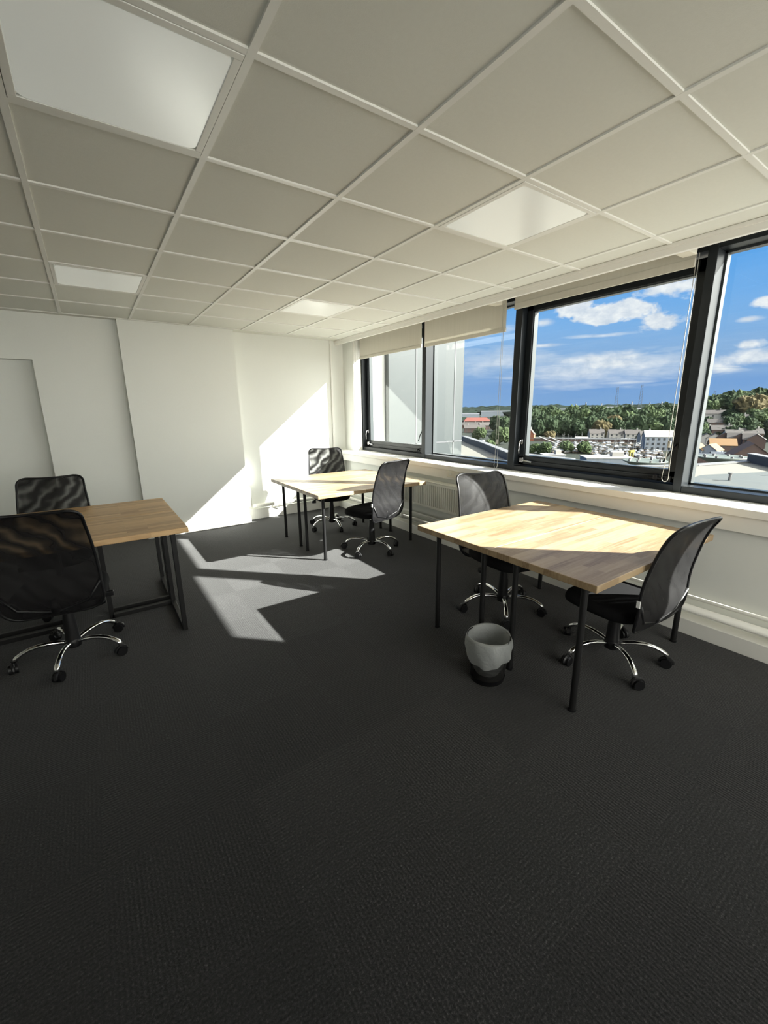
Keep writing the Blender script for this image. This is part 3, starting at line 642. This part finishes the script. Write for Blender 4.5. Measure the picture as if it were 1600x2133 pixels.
# ground with the hill on the right
C0 = Vector((CAM.x, CAM.y, 0))
def sstep(a, b, x): t = min(1, max(0, (x-a)/(b-a))); return t*t*(3-2*t)
def ground(x, y):
    dx, dy = x-C0.x, y-C0.y; D = math.hypot(dx, dy); a = math.degrees(math.atan2(dx, dy))
    z = GZ + 8*sstep(355, 540, D)*sstep(46, 52, a) + (15 if a < 50 else 8)*sstep(560, 3200, D)
    z += 11.0*sstep(68.5, 73.5, a)*sstep(335, 440, D)*(1-sstep(560, 900, D)) + 3*sstep(71, 80, a)*sstep(360, 450, D)*(1-sstep(560, 900, D))
    return z
bm = B(); AZ = [20+i*1.5 for i in range(57)]; DD = [30, 60, 100, 150, 200, 240, 270, 300, 330, 345, 360, 375, 390, 420, 460, 500, 560, 650, 800, 1000, 1300, 1700, 2200, 2800, 3600]
g_ = []
for D in DD:
    row = []
    for a in AZ:
        x, y = C0.x+D*math.sin(math.radians(a)), C0.y+D*math.cos(math.radians(a)); row.append(bm.verts.new((x, y, ground(x, y))))
    g_.append(row)
for i in range(len(DD)-1):
    for j in range(len(AZ)-1): bm.faces.new((g_[i][j], g_[i][j+1], g_[i+1][j+1], g_[i+1][j]))
gr = struct('ground', bm, M['ground'], None, True)
def px_at(u, D):          # ground position in the direction of image column u
    d = ray(u, 845); k = D/math.hypot(d.x, d.y); x, y = CAM.x+d.x*k, CAM.y+d.y*k
    return x, y, ground(x, y)
# trees
def tree_mesh(name, seed, mat, tall=1.0):
    rnd = random.Random(seed); bm = B()
    for k in range(9):
        r = rnd.uniform(.24, .40); a = rnd.uniform(0, 2*PI); q = rnd.uniform(0, .42)
        c = Vector((q*math.cos(a), q*math.sin(a), rnd.uniform(.30, .72)*tall)); 
        rs = bmesh.ops.create_icosphere(bm, subdivisions=3, radius=r, matrix=Matrix.Translation(c))
        for v in rs['verts']:
            d = v.co-c; v.co = c + d*(1+.55*mnoise.noise(v.co*7+Vector((seed, k, 0))) + .3*mnoise.noise(v.co*17+Vector((seed, k, 5))))
            if v.co.z < .03: v.co.z = .03
    tube(bm, [(0, 0, 0), (0, 0, .4)], .04, 6)
    me = bpy.data.meshes.new(name); bm.to_mesh(me); bm.free(); me.materials.append(mat); me.polygons.foreach_set('use_smooth', [False]*len(me.polygons)); return me
TM = [tree_mesh('tree_crown', 1, M['leafd']), tree_mesh('tree_crown', 2, M['leafd'], 1.1), tree_mesh('tree_crown', 3, M['leafm']), tree_mesh('tree_crown', 4, M['leafr'])]
def tree(u, D, h, k, label, group, w=None, dz=0.0):
    x, y, z = px_at(u, D); o = bpy.data.objects.new('tree', TM[k]); COL.objects.link(o)
    o.location = (x, y, z-.3+dz); o.scale = (w or h*.8, w or h*.8, h); o.rotation_euler = (0, 0, random.uniform(0, 6.28)); return setp(o, label, 'tree', group)
R = random.Random(11)
for (D, h, n) in ((378, 13, 19), (402, 14, 18), (430, 15, 17), (465, 15, 16), (505, 15, 15), (545, 15, 14)):
    for i in range(n):
        u = 1100 + (1415-1100)*(i+R.uniform(.1, .9))/n
        k = R.choice([0, 1, 1, 2, 0, 3] if 1240 < u < 1300 else [0, 1, 2, 1, 0])
        tree(u, D+R.uniform(-8, 8), h*R.uniform(.8, 1.15), k, 'bushy tree in the dense wood behind the white houses', 'trees of the wood seen through the large window', h*.84)
for i in range(34):
    u = R.uniform(1455, 1640); D = R.uniform(455, 520)
    tree(u, D, R.uniform(13, 17), R.choice([0, 1, 0, 1, 2]), 'dark tree on the crest of the hill at far right', 'trees on the hill crest', 13)
for i in range(34):
    tree(R.choice([R.uniform(1520, 1545), R.uniform(1545, 1640), R.uniform(1455, 1475)]), R.uniform(352, 440), R.uniform(6, 10), R.choice([0, 1, 2, 0]), 'bushy tree on the hill slope between the houses', 'trees on the hill slope', 9)
tree(1562, 425, 17, 3, 'large russet-brown tree on the hill slope at far right', None, 17)
for (u, D, h, k, lab) in ((1190, 243, 6, 2, 'round green tree in front of the boatyard, middle'), (1228, 240, 6, 2, 'round green tree in front of the boatyard, right one'), (1140, 232, 6, 2, 'green bush low in the left corner of the large window'), (1118, 236, 5, 2, 'pale green bush beside the low left corner of the large window'), (1150, 330, 7, 3, 'brownish bush beside the orange gabled house'), (1000, 330, 9, 2, 'olive tree by the car park seen beside the cladding'), (1044, 285, 11, 2, 'yellow-green tree behind the blind cords of the middle window'), (1056, 380, 16, 0, 'tall dark tree at right edge of the middle window'), (1038, 420, 15, 0, 'dark tree behind the yellow-green one in the middle window'), (1026, 262, 5, 2, 'small dark bush beside the roof parapet in the middle window'), (1345, 330, 6, 0, 'dark bush between the white houses and the large white block')):
    tree(u, D, h, k, lab, None, h*.95)
WHZ = [(math.degrees(azel(u, 850)[0]), ww) for u, ww in ((975, 2.3), (1040, 2.8), (1138, 1.8), (1185, 1.8), (1262, 2.8), (1340, 1.6))]
# far woodland: countless crowns to the horizon
bm = B(); R2 = random.Random(5)
for i in range(1000):
    D = R2.choice([R2.uniform(700, 1200), R2.uniform(1000, 2600)]); a = math.radians(R2.uniform(38, 80)); x, y = C0.x+D*math.sin(a), C0.y+D*math.cos(a)
    uu_ = math.degrees(a)
    if any(abs(uu_-wa) < ww and D < 1250 for wa, ww in WHZ): continue
    s = R2.uniform(9, 16)*(1+D/1800); c = Vector((x, y, ground(x, y)+1)); rs = bmesh.ops.create_icosphere(bm, subdivisions=1, radius=1)
    for v in rs['verts']:
        n = v.co.copy(); v.co = c + Vector((n.x*s*1.8, n.y*s*1.8, max(-.2, n.z)*s*.50))*(1+.5*mnoise.noise(n*3+c))
o = obj('woodland', bm, M['leaff']); setp(o, 'distant belt of countless trees along the horizon', 'trees', None, 'stuff')
# houses
def house(u, D, w, d, h, label, group=None, wall='hwhite', roof='hroof', rot=0.0, chim=True, rh=2.6, wins=3, name='house', floors=2, hip=0.0):
    x, y, z = px_at(u, D); fa = math.atan2(CAM.x-x, -(CAM.y-y))    # front towards the viewer
    e = empty(name, (x, y, z-.2), math.atan2(y-CAM.y, x-CAM.x)-PI/2+rot, label, 'house' if name == 'house' else name, group)
    bm = B(); box(bm, -w/2, w/2, -d/2, d/2, 0, h)
    if hip < .1:
        for s in (-1, 1):
            vs = [bm.verts.new((s*w/2, -d/2, h)), bm.verts.new((s*w/2, d/2, h)), bm.verts.new((s*w/2, 0, h+rh))]; bm.faces.new(vs)
    obj('walls', bm, M[wall], e)
    bm = B(); o_ = .35; t = .15
    for s in (-1, 1):
        vs = [bm.verts.new(p) for p in ((-w/2-o_, s*(d/2+o_), h-.3), (w/2+o_, s*(d/2+o_), h-.3), (w/2+o_-hip, 0, h+rh), (-w/2-o_+hip, 0, h+rh), (-w/2-o_, s*(d/2+o_), h-.3+t), (w/2+o_, s*(d/2+o_), h-.3+t), (w/2+o_-hip, 0, h+rh+t), (-w/2-o_+hip, 0, h+rh+t))]
        for q in ((0, 1, 2, 3), (4, 7, 6, 5), (0, 4, 5, 1), (1, 5, 6, 2), (2, 6, 7, 3), (3, 7, 4, 0)): bm.faces.new([vs[i] for i in q])
    if hip >= .1:
        for s in (-1, 1): bm.faces.new([bm.verts.new(p) for p in ((s*(w/2+o_), -d/2-o_, h-.3), (s*(w/2+o_), d/2+o_, h-.3), (s*(w/2+o_-hip), 0, h+rh))])
    obj('roof', bm, M[roof], e)
    for f in range(floors):
        for k in range(wins):
            bm = B(); cx = -w/2+w*(k+.5)/wins; zz = .9+f*(h-.6)/floors; box(bm, cx-.55, cx+.55, -d/2-.05, -d/2+.02, zz, zz+1.2); obj('window_pane', bm, M['hglass'], e)
    if chim:
        for s in ((-1, 1) if chim == 2 else (1,)):
            bm = B(); box(bm, s*w*.3-.4, s*w*.3+.4, -.35, .35, h+rh*.5, h+rh+1.3); obj('chimney', bm, M['hwhite'], e)
    return e
HG = 'white semi-detached houses in front of the wood'
for i, (u, lab) in enumerate(((1248, 'white house in front of the wood, left of the row, brick lower storey'), (1289, 'white house in front of the wood, second in the row'), (1324, 'white house in front of the wood, third in the row, cream walls'))):
    house(u, 346, 9.6, 7, 4.8, lab, HG, chim=True, rot=.25, wins=3)
house(1353, 318, 7, 7, 5.4, 'narrow white house just left of the large white block', None, chim=True, rot=.3, wins=2)
house(1384, 272, 15, 10, 7.8, 'large pale blue-white three-storey house behind the blind cords', None, 'hblue', 'hwhite', .2, False, 2.8, 6, floors=3)
house(1109, 322, 4.6, 6, 5.0, 'orange brick gabled house at lower left of the large window', None, 'orange', 'hroof', PI/2-.2, True, 3.6, 1, floors=1)
house(1096, 332, 6, 6, 5.0, 'white-walled house beside the orange gabled one', None, 'hwhite', 'hroof', .2, False, 2.4, 2)
house(1218, 335, 8, 5, 2.2, 'small flat white garage left of the row of white houses', None, 'hwhite', 'hwhite', .1, False, .4, 1, floors=1)
# red roofed building + far sheds
house(994, 600, 36, 14, 6.0, 'long building with bright red tiled roof in the middle window', None, 'hbrick', 'hroofr', .15, False, 4.2, 10, 'building', 2, 5)
for (u, D, w, lab) in ((990, 430, 20, 'dark-roofed terrace below the red roof, nearer one'), (1018, 460, 18, 'dark-roofed terrace below the red roof, right one'), (980, 510, 22, 'dark-roofed terrace just under the red roof')):
    house(u, D, w, 8, 4.5, lab, None, 'hbrick', 'hroof', R.uniform(-.3, .3), 2, 2.8, 5)
for (u, D, w, h, lab) in ((975, 900, 46, 8, 'white warehouse shed beyond the red roof, left one'), (1040, 960, 74, 7, 'long white warehouse shed beyond the red roof, right one'), (1138, 900, 50, 6, 'white warehouse beyond the wood, left one'), (1185, 980, 56, 7, 'white warehouse beyond the wood, second one'), (1262, 1150, 110, 9, 'wide pale stadium roof on the horizon'), (1340, 1000, 50, 6, 'pale shed on the horizon at right of the wood')):
    x, y, z = px_at(u, D); e = empty('warehouse', (x, y, z+2), math.atan2(y-CAM.y, x-CAM.x)-PI/2, lab, 'warehouse')
    bm = B(); box(bm, -w/2, w/2, -12, 12, -4, h); obj('walls', bm, M['hblue'], e)
    bm = B(); vs = [bm.verts.new(p) for p in ((-w/2-.5, -12.5, h), (w/2+.5, -12.5, h), (w/2+.5, 0, h+2), (-w/2-.5, 0, h+2), (w/2+.5, 12.5, h), (-w/2-.5, 12.5, h))]; bm.faces.new(vs[:4]); bm.faces.new((vs[3], vs[2], vs[4], vs[5])); obj('roof', bm, M['hull'], e)
# horizon masts
for i, (u, h) in enumerate(((1198, 26), (1219, 30), (1252, 26), (1315, 30), (1352, 26), (1377, 28))):
    x, y, z = px_at(u, 1100); bm = B(); tube(bm, [(x-3, y, z), (x+3, y, z+h*.80)], [2.0, 1.0], 6)
    o = obj('stadium_mast', bm, M['hull']); setp(o, 'short white slanted mast on the pale stadium roof at the horizon', 'mast', 'white slanted stadium masts')
for i, (u, h, lab) in enumerate(((1283, 62, 'tall thin lattice pylon on the horizon, left one'), (1333, 66, 'tall thin lattice pylon on the horizon, middle one'), (1485, 46, 'tall thin lattice pylon rising beyond the hill'))):
    D = 1300; x, y, z = px_at(u, D); bm = B()
    for s in (-1, 1):
        tube(bm, [(x+s*3, y-s*3, z), (x+s*1.2, y-s*1.2, z+h)], .45, 5)
    for k in range(9): a = 3-1.8*k/9; b = 3-1.8*(k+1)/9; tube(bm, [(x-a, y+a, z+h*k/9), (x+b, y-b, z+h*(k+1)/9)], .3, 4)
    o = obj('pylon', bm, M['metalg']); setp(o, lab, 'pylon')
# right hand hillside
for (u, D, w, h, wall, roof, lab) in ((1486, 432, 17, 6, 'hwhite', 'hroof', 'pale rendered house high on the hillside'), (1500, 392, 12, 5, 'hbrick', 'hroof', 'brown-roofed house on the hillside below the pale one'), (1474, 372, 11, 4.5, 'hwhite', 'hroof', 'low cream house at left edge of the hillside'), (1512, 362, 12, 6, 'hbrick', 'hroof', 'red brick house with gable at foot of the hill'), (1546, 405, 9, 4, 'hwhite', 'hroof', 'small white house behind the hillside gardens'), (1575, 356, 11, 5, 'hbrick', 'hroof', 'brick house with dark roof low on the hillside at right'), (1538, 350, 9, 5, 'hwhite', 'hroof', 'white house just above the red brick terraces'), (1595, 445, 15, 7, 'hwhite', 'hroof', 'pale house among the trees at right edge of the hill')):
    house(u, D, w, 8, h, lab, None, wall, roof, R.uniform(-.35, .35), True, 2.6, 3)
for k in range(3): house(1466+17*k, 322, 5.4, 8, 4.6, 'white terraced house with steep dark gable, %s' % ('left of three', 'middle of three', 'right of three')[k], 'white gabled terraces', 'hwhite', 'hroof', PI/2+.1, False, 2.4, 2)
for k in range(5): house(1522+17*k, 322-3*k, 5.6, 8, 5, 'red brick terraced house right of the white gabled ones, %s' % ('first of the row', 'second of the row', 'third of the row', 'fourth of the row', 'last of the row')[k], 'red brick terraces', 'hbrick', 'hroof', .1 if k % 2 else PI/2, k % 2 == 0, 2.8, 2)
for k, (u, lab) in enumerate(((1466, 'house with orange new timber roof, left one'), (1498, 'house with orange new timber roof, right one'))): house(u, 258, 7.5, 7, 2.8, lab, None, 'hblue', 'timber', PI/2-.35, False, 2.6, 2, floors=1)
house(1518, 284, 11, 8, 3.4, 'scaffolded building with large bare timber roof', None, 'hbrick', 'timber', .2, False, 3.0, 3)
house(1580, 205, 13, 12, 5.5, 'dark brick shed with white-edged gable at right edge', None, 'hbrick', 'hbrick', PI/2+.15, False, 4.6, 3, floors=1)
house(1490, 206, 15, 8, 4.6, 'long dark brick building in front of the timber roofs', None, 'hbrick', 'parap', .12, False, .6, 9, 'building', 1)
house(1545, 225, 14, 8, 4.0, 'long dark building behind the roof parapet at right', None, 'parap', 'parap', .12, False, .5, 7, 'building', 1)
# low white buildings by the quay
for (u, D, w, d, h, lab) in ((1275, 190, 17, 10, 3.6, 'low white flat-roofed building beyond the boats, left one'), (1160, 205, 9, 6, 2.4, 'low white flat-roofed building at lower left of large window'), (1366, 172, 10, 7, 2.6, 'low white flat-roofed building behind the round canopies')):
    x, y, z = px_at(u, D); e = empty('building', (x, y, z), math.atan2(y-CAM.y, x-CAM.x)-PI/2+.3, lab, 'building')
    bm = B(); box(bm, -w/2, w/2, -d/2, d/2, 0, h); obj('walls', bm, M['hblue'], e)
    bm = B(); box(bm, -w/2-.3, w/2+.3, -d/2-.3, d/2+.3, h, h+.4); obj('roof', bm, M['hwhite'], e)
    bm = B(); box(bm, w*.1, w*.35, -1.5, 1.5, h+.3, h+2.2); obj('roof_cabin', bm, M['hwhite'], e)
# round canopies
for (u, v, lab) in ((1343, 961, 'round grey-green dish canopy beyond the large window, left of the mullion'), (1505, 953, 'round grey-green dish canopy beyond the roof, right of the mullion')):
    p = at(u, v, 66); e = empty('dish_canopy', p, 0, lab, 'canopy')
    bm = B(); lathe(bm, [(.5, -.75), (1.6, -.5), (2.5, .0), (2.65, .05), (2.6, .14), (2.3, .05), (1.2, .0)], 32); obj('dish', bm, M['dish'], e, True)
    bm = B(); tube(bm, [(0, 0, -16), (0, 0, -.6)], .35, 10); obj('mast', bm, M['metalg'], e, True)
    bm = B()
    for k in range(8): a = k*PI/4; box(bm, 1.9*math.cos(a)-.12, 1.9*math.cos(a)+.12, 1.9*math.sin(a)-.12, 1.9*math.sin(a)+.12, 0, .28)
    obj('lamp', bm, M['hull'], e)
# boats
me_v = []
def boat():
    e = empty('boat', (0, 0, 0), 0, 'x', 'boat')
    bm = B(); secs = [(-4.5, .9, 0), (-2, 1.4, 0), (1, 1.4, 0), (3.2, .8, .1), (4.8, .05, .35)]; rw = []
    for x, w, dz in secs: rw.append([bm.verts.new((x, s*w*k, z+dz)) for s, k, z in ((-1, 1, 1.3), (-1, .75, .3), (0, 1, 0), (1, .75, .3), (1, 1, 1.3))])
    for a, b in zip(rw, rw[1:]):
        for k in range(4): bm.faces.new((a[k], a[k+1], b[k+1], b[k]))
        bm.faces.new((a[0], b[0], b[4], a[4]))
    bm.faces.new(rw[0]); obj('hull', bm, M['hull'], e)
    bm = B(); box(bm, -2.2, 1.6, -.8, .8, 1.3, 1.95, .1); obj('cabin', bm, M['hblue'], e)
    bm = B(); tube(bm, [(.6, 0, 1.3), (.6, 0, 9.5)], .07, 5); tube(bm, [(.6, 0, 2.4), (-3, 0, 2.4)], .09, 5); obj('mast', bm, M['coping'], e); return e
b0 = boat(); b1 = boat()
for ch in b1.children:
    if ch.name.startswith('hull'): ch.data.materials[0] = M['hullb']
R3 = random.Random(3); n = 0
for D in (212, 226, 240, 254, 268, 283, 300):
    for u in range(1165, 1400, 14):
        uu = u+R3.uniform(-4, 4)
        if D < 230 and uu < 1240: continue
        x, y, z = px_at(uu, D+R3.uniform(-3, 3)); o = (b0, b1)[n] if n < 2 else copy_tree((b0, b1, b1)[n % 3]); n += 1
        o.location = (x, y, z); o.rotation_euler = (0, 0, R3.uniform(-.5, .5)+R3.choice([0, PI])); o.scale = [R3.uniform(.6, .85)]*3
        setp(o, 'small white masted boat in the crowded boatyard', 'boat', 'boats in the boatyard')
for (u, lab) in ((1150, 'white slipway ramp by the boatyard, left one'), (1170, 'white slipway ramp by the boatyard, right one')):
    x, y, z = px_at(u, 290); bm = B(); tube(bm, [(x-5, y+4, z+5.0), (x+3, y-4, z+.5)], .45, 4); o = obj('slipway_ramp', bm, M['hull']); setp(o, lab, 'ramp')
x, y, z = px_at(1328, 205); e = empty('crane', (x, y, z), 0, 'yellow boat hoist standing among the boats', 'crane')
for s in (-1, 1):
    bm = B(); tube(bm, [(s*1.3, 0, 0), (s*1.3, 0, 5)], .35, 6); obj('leg', bm, M['yellow'], e)
bm = B(); box(bm, -1.8, 1.8, -.5, .5, 4.6, 5.4); obj('beam', bm, M['yellow'], e)
# quay sheds left of boats
for (u, D, w, lab) in ((1180, 322, 70, 'long low grey quay shed behind the ramps'), (1280, 326, 44, 'long low grey quay shed in front of the white houses')):
    x, y, z = px_at(u, D); e = empty('quay_shed', (x, y, z), math.atan2(y-CAM.y, x-CAM.x)-PI/2, lab, 'shed')
    bm = B(); box(bm, -w/2, w/2, -3, 3, 0, 1.8); obj('walls', bm, M['hbrick'], e); bm = B(); box(bm, -w/2-.4, w/2+.4, -3.4, 3.4, 1.8, 2.2); obj('roof', bm, M['coping'], e)
# parked vans by the car park in the middle window
for (u, D, m_, lab) in ((990, 300, 'hull', 'white van in the car park beyond the roof'), (1008, 292, 'hblue', 'pale blue van parked beside the white one'), (1022, 288, 'hblue', 'farther pale blue van at the end of the parked row')):
    x, y, z = px_at(u, D); e = empty('van', (x, y, z), .4, lab, 'van')
    bm = B(); box(bm, -2.6, 1.6, -1, 1, .5, 2.5, .15); box(bm, 1.4, 2.7, -1, 1, .5, 1.6, .2); obj('body', bm, M[m_], e)
    for (a, b) in ((-1.7, -1), (1.7, -1), (-1.7, 1), (1.7, 1)): bm = B(); tube(bm, [(a, b-.1, .38), (a, b+.1, .38)], .38, 10); obj('wheel', bm, M['plastic'], e)
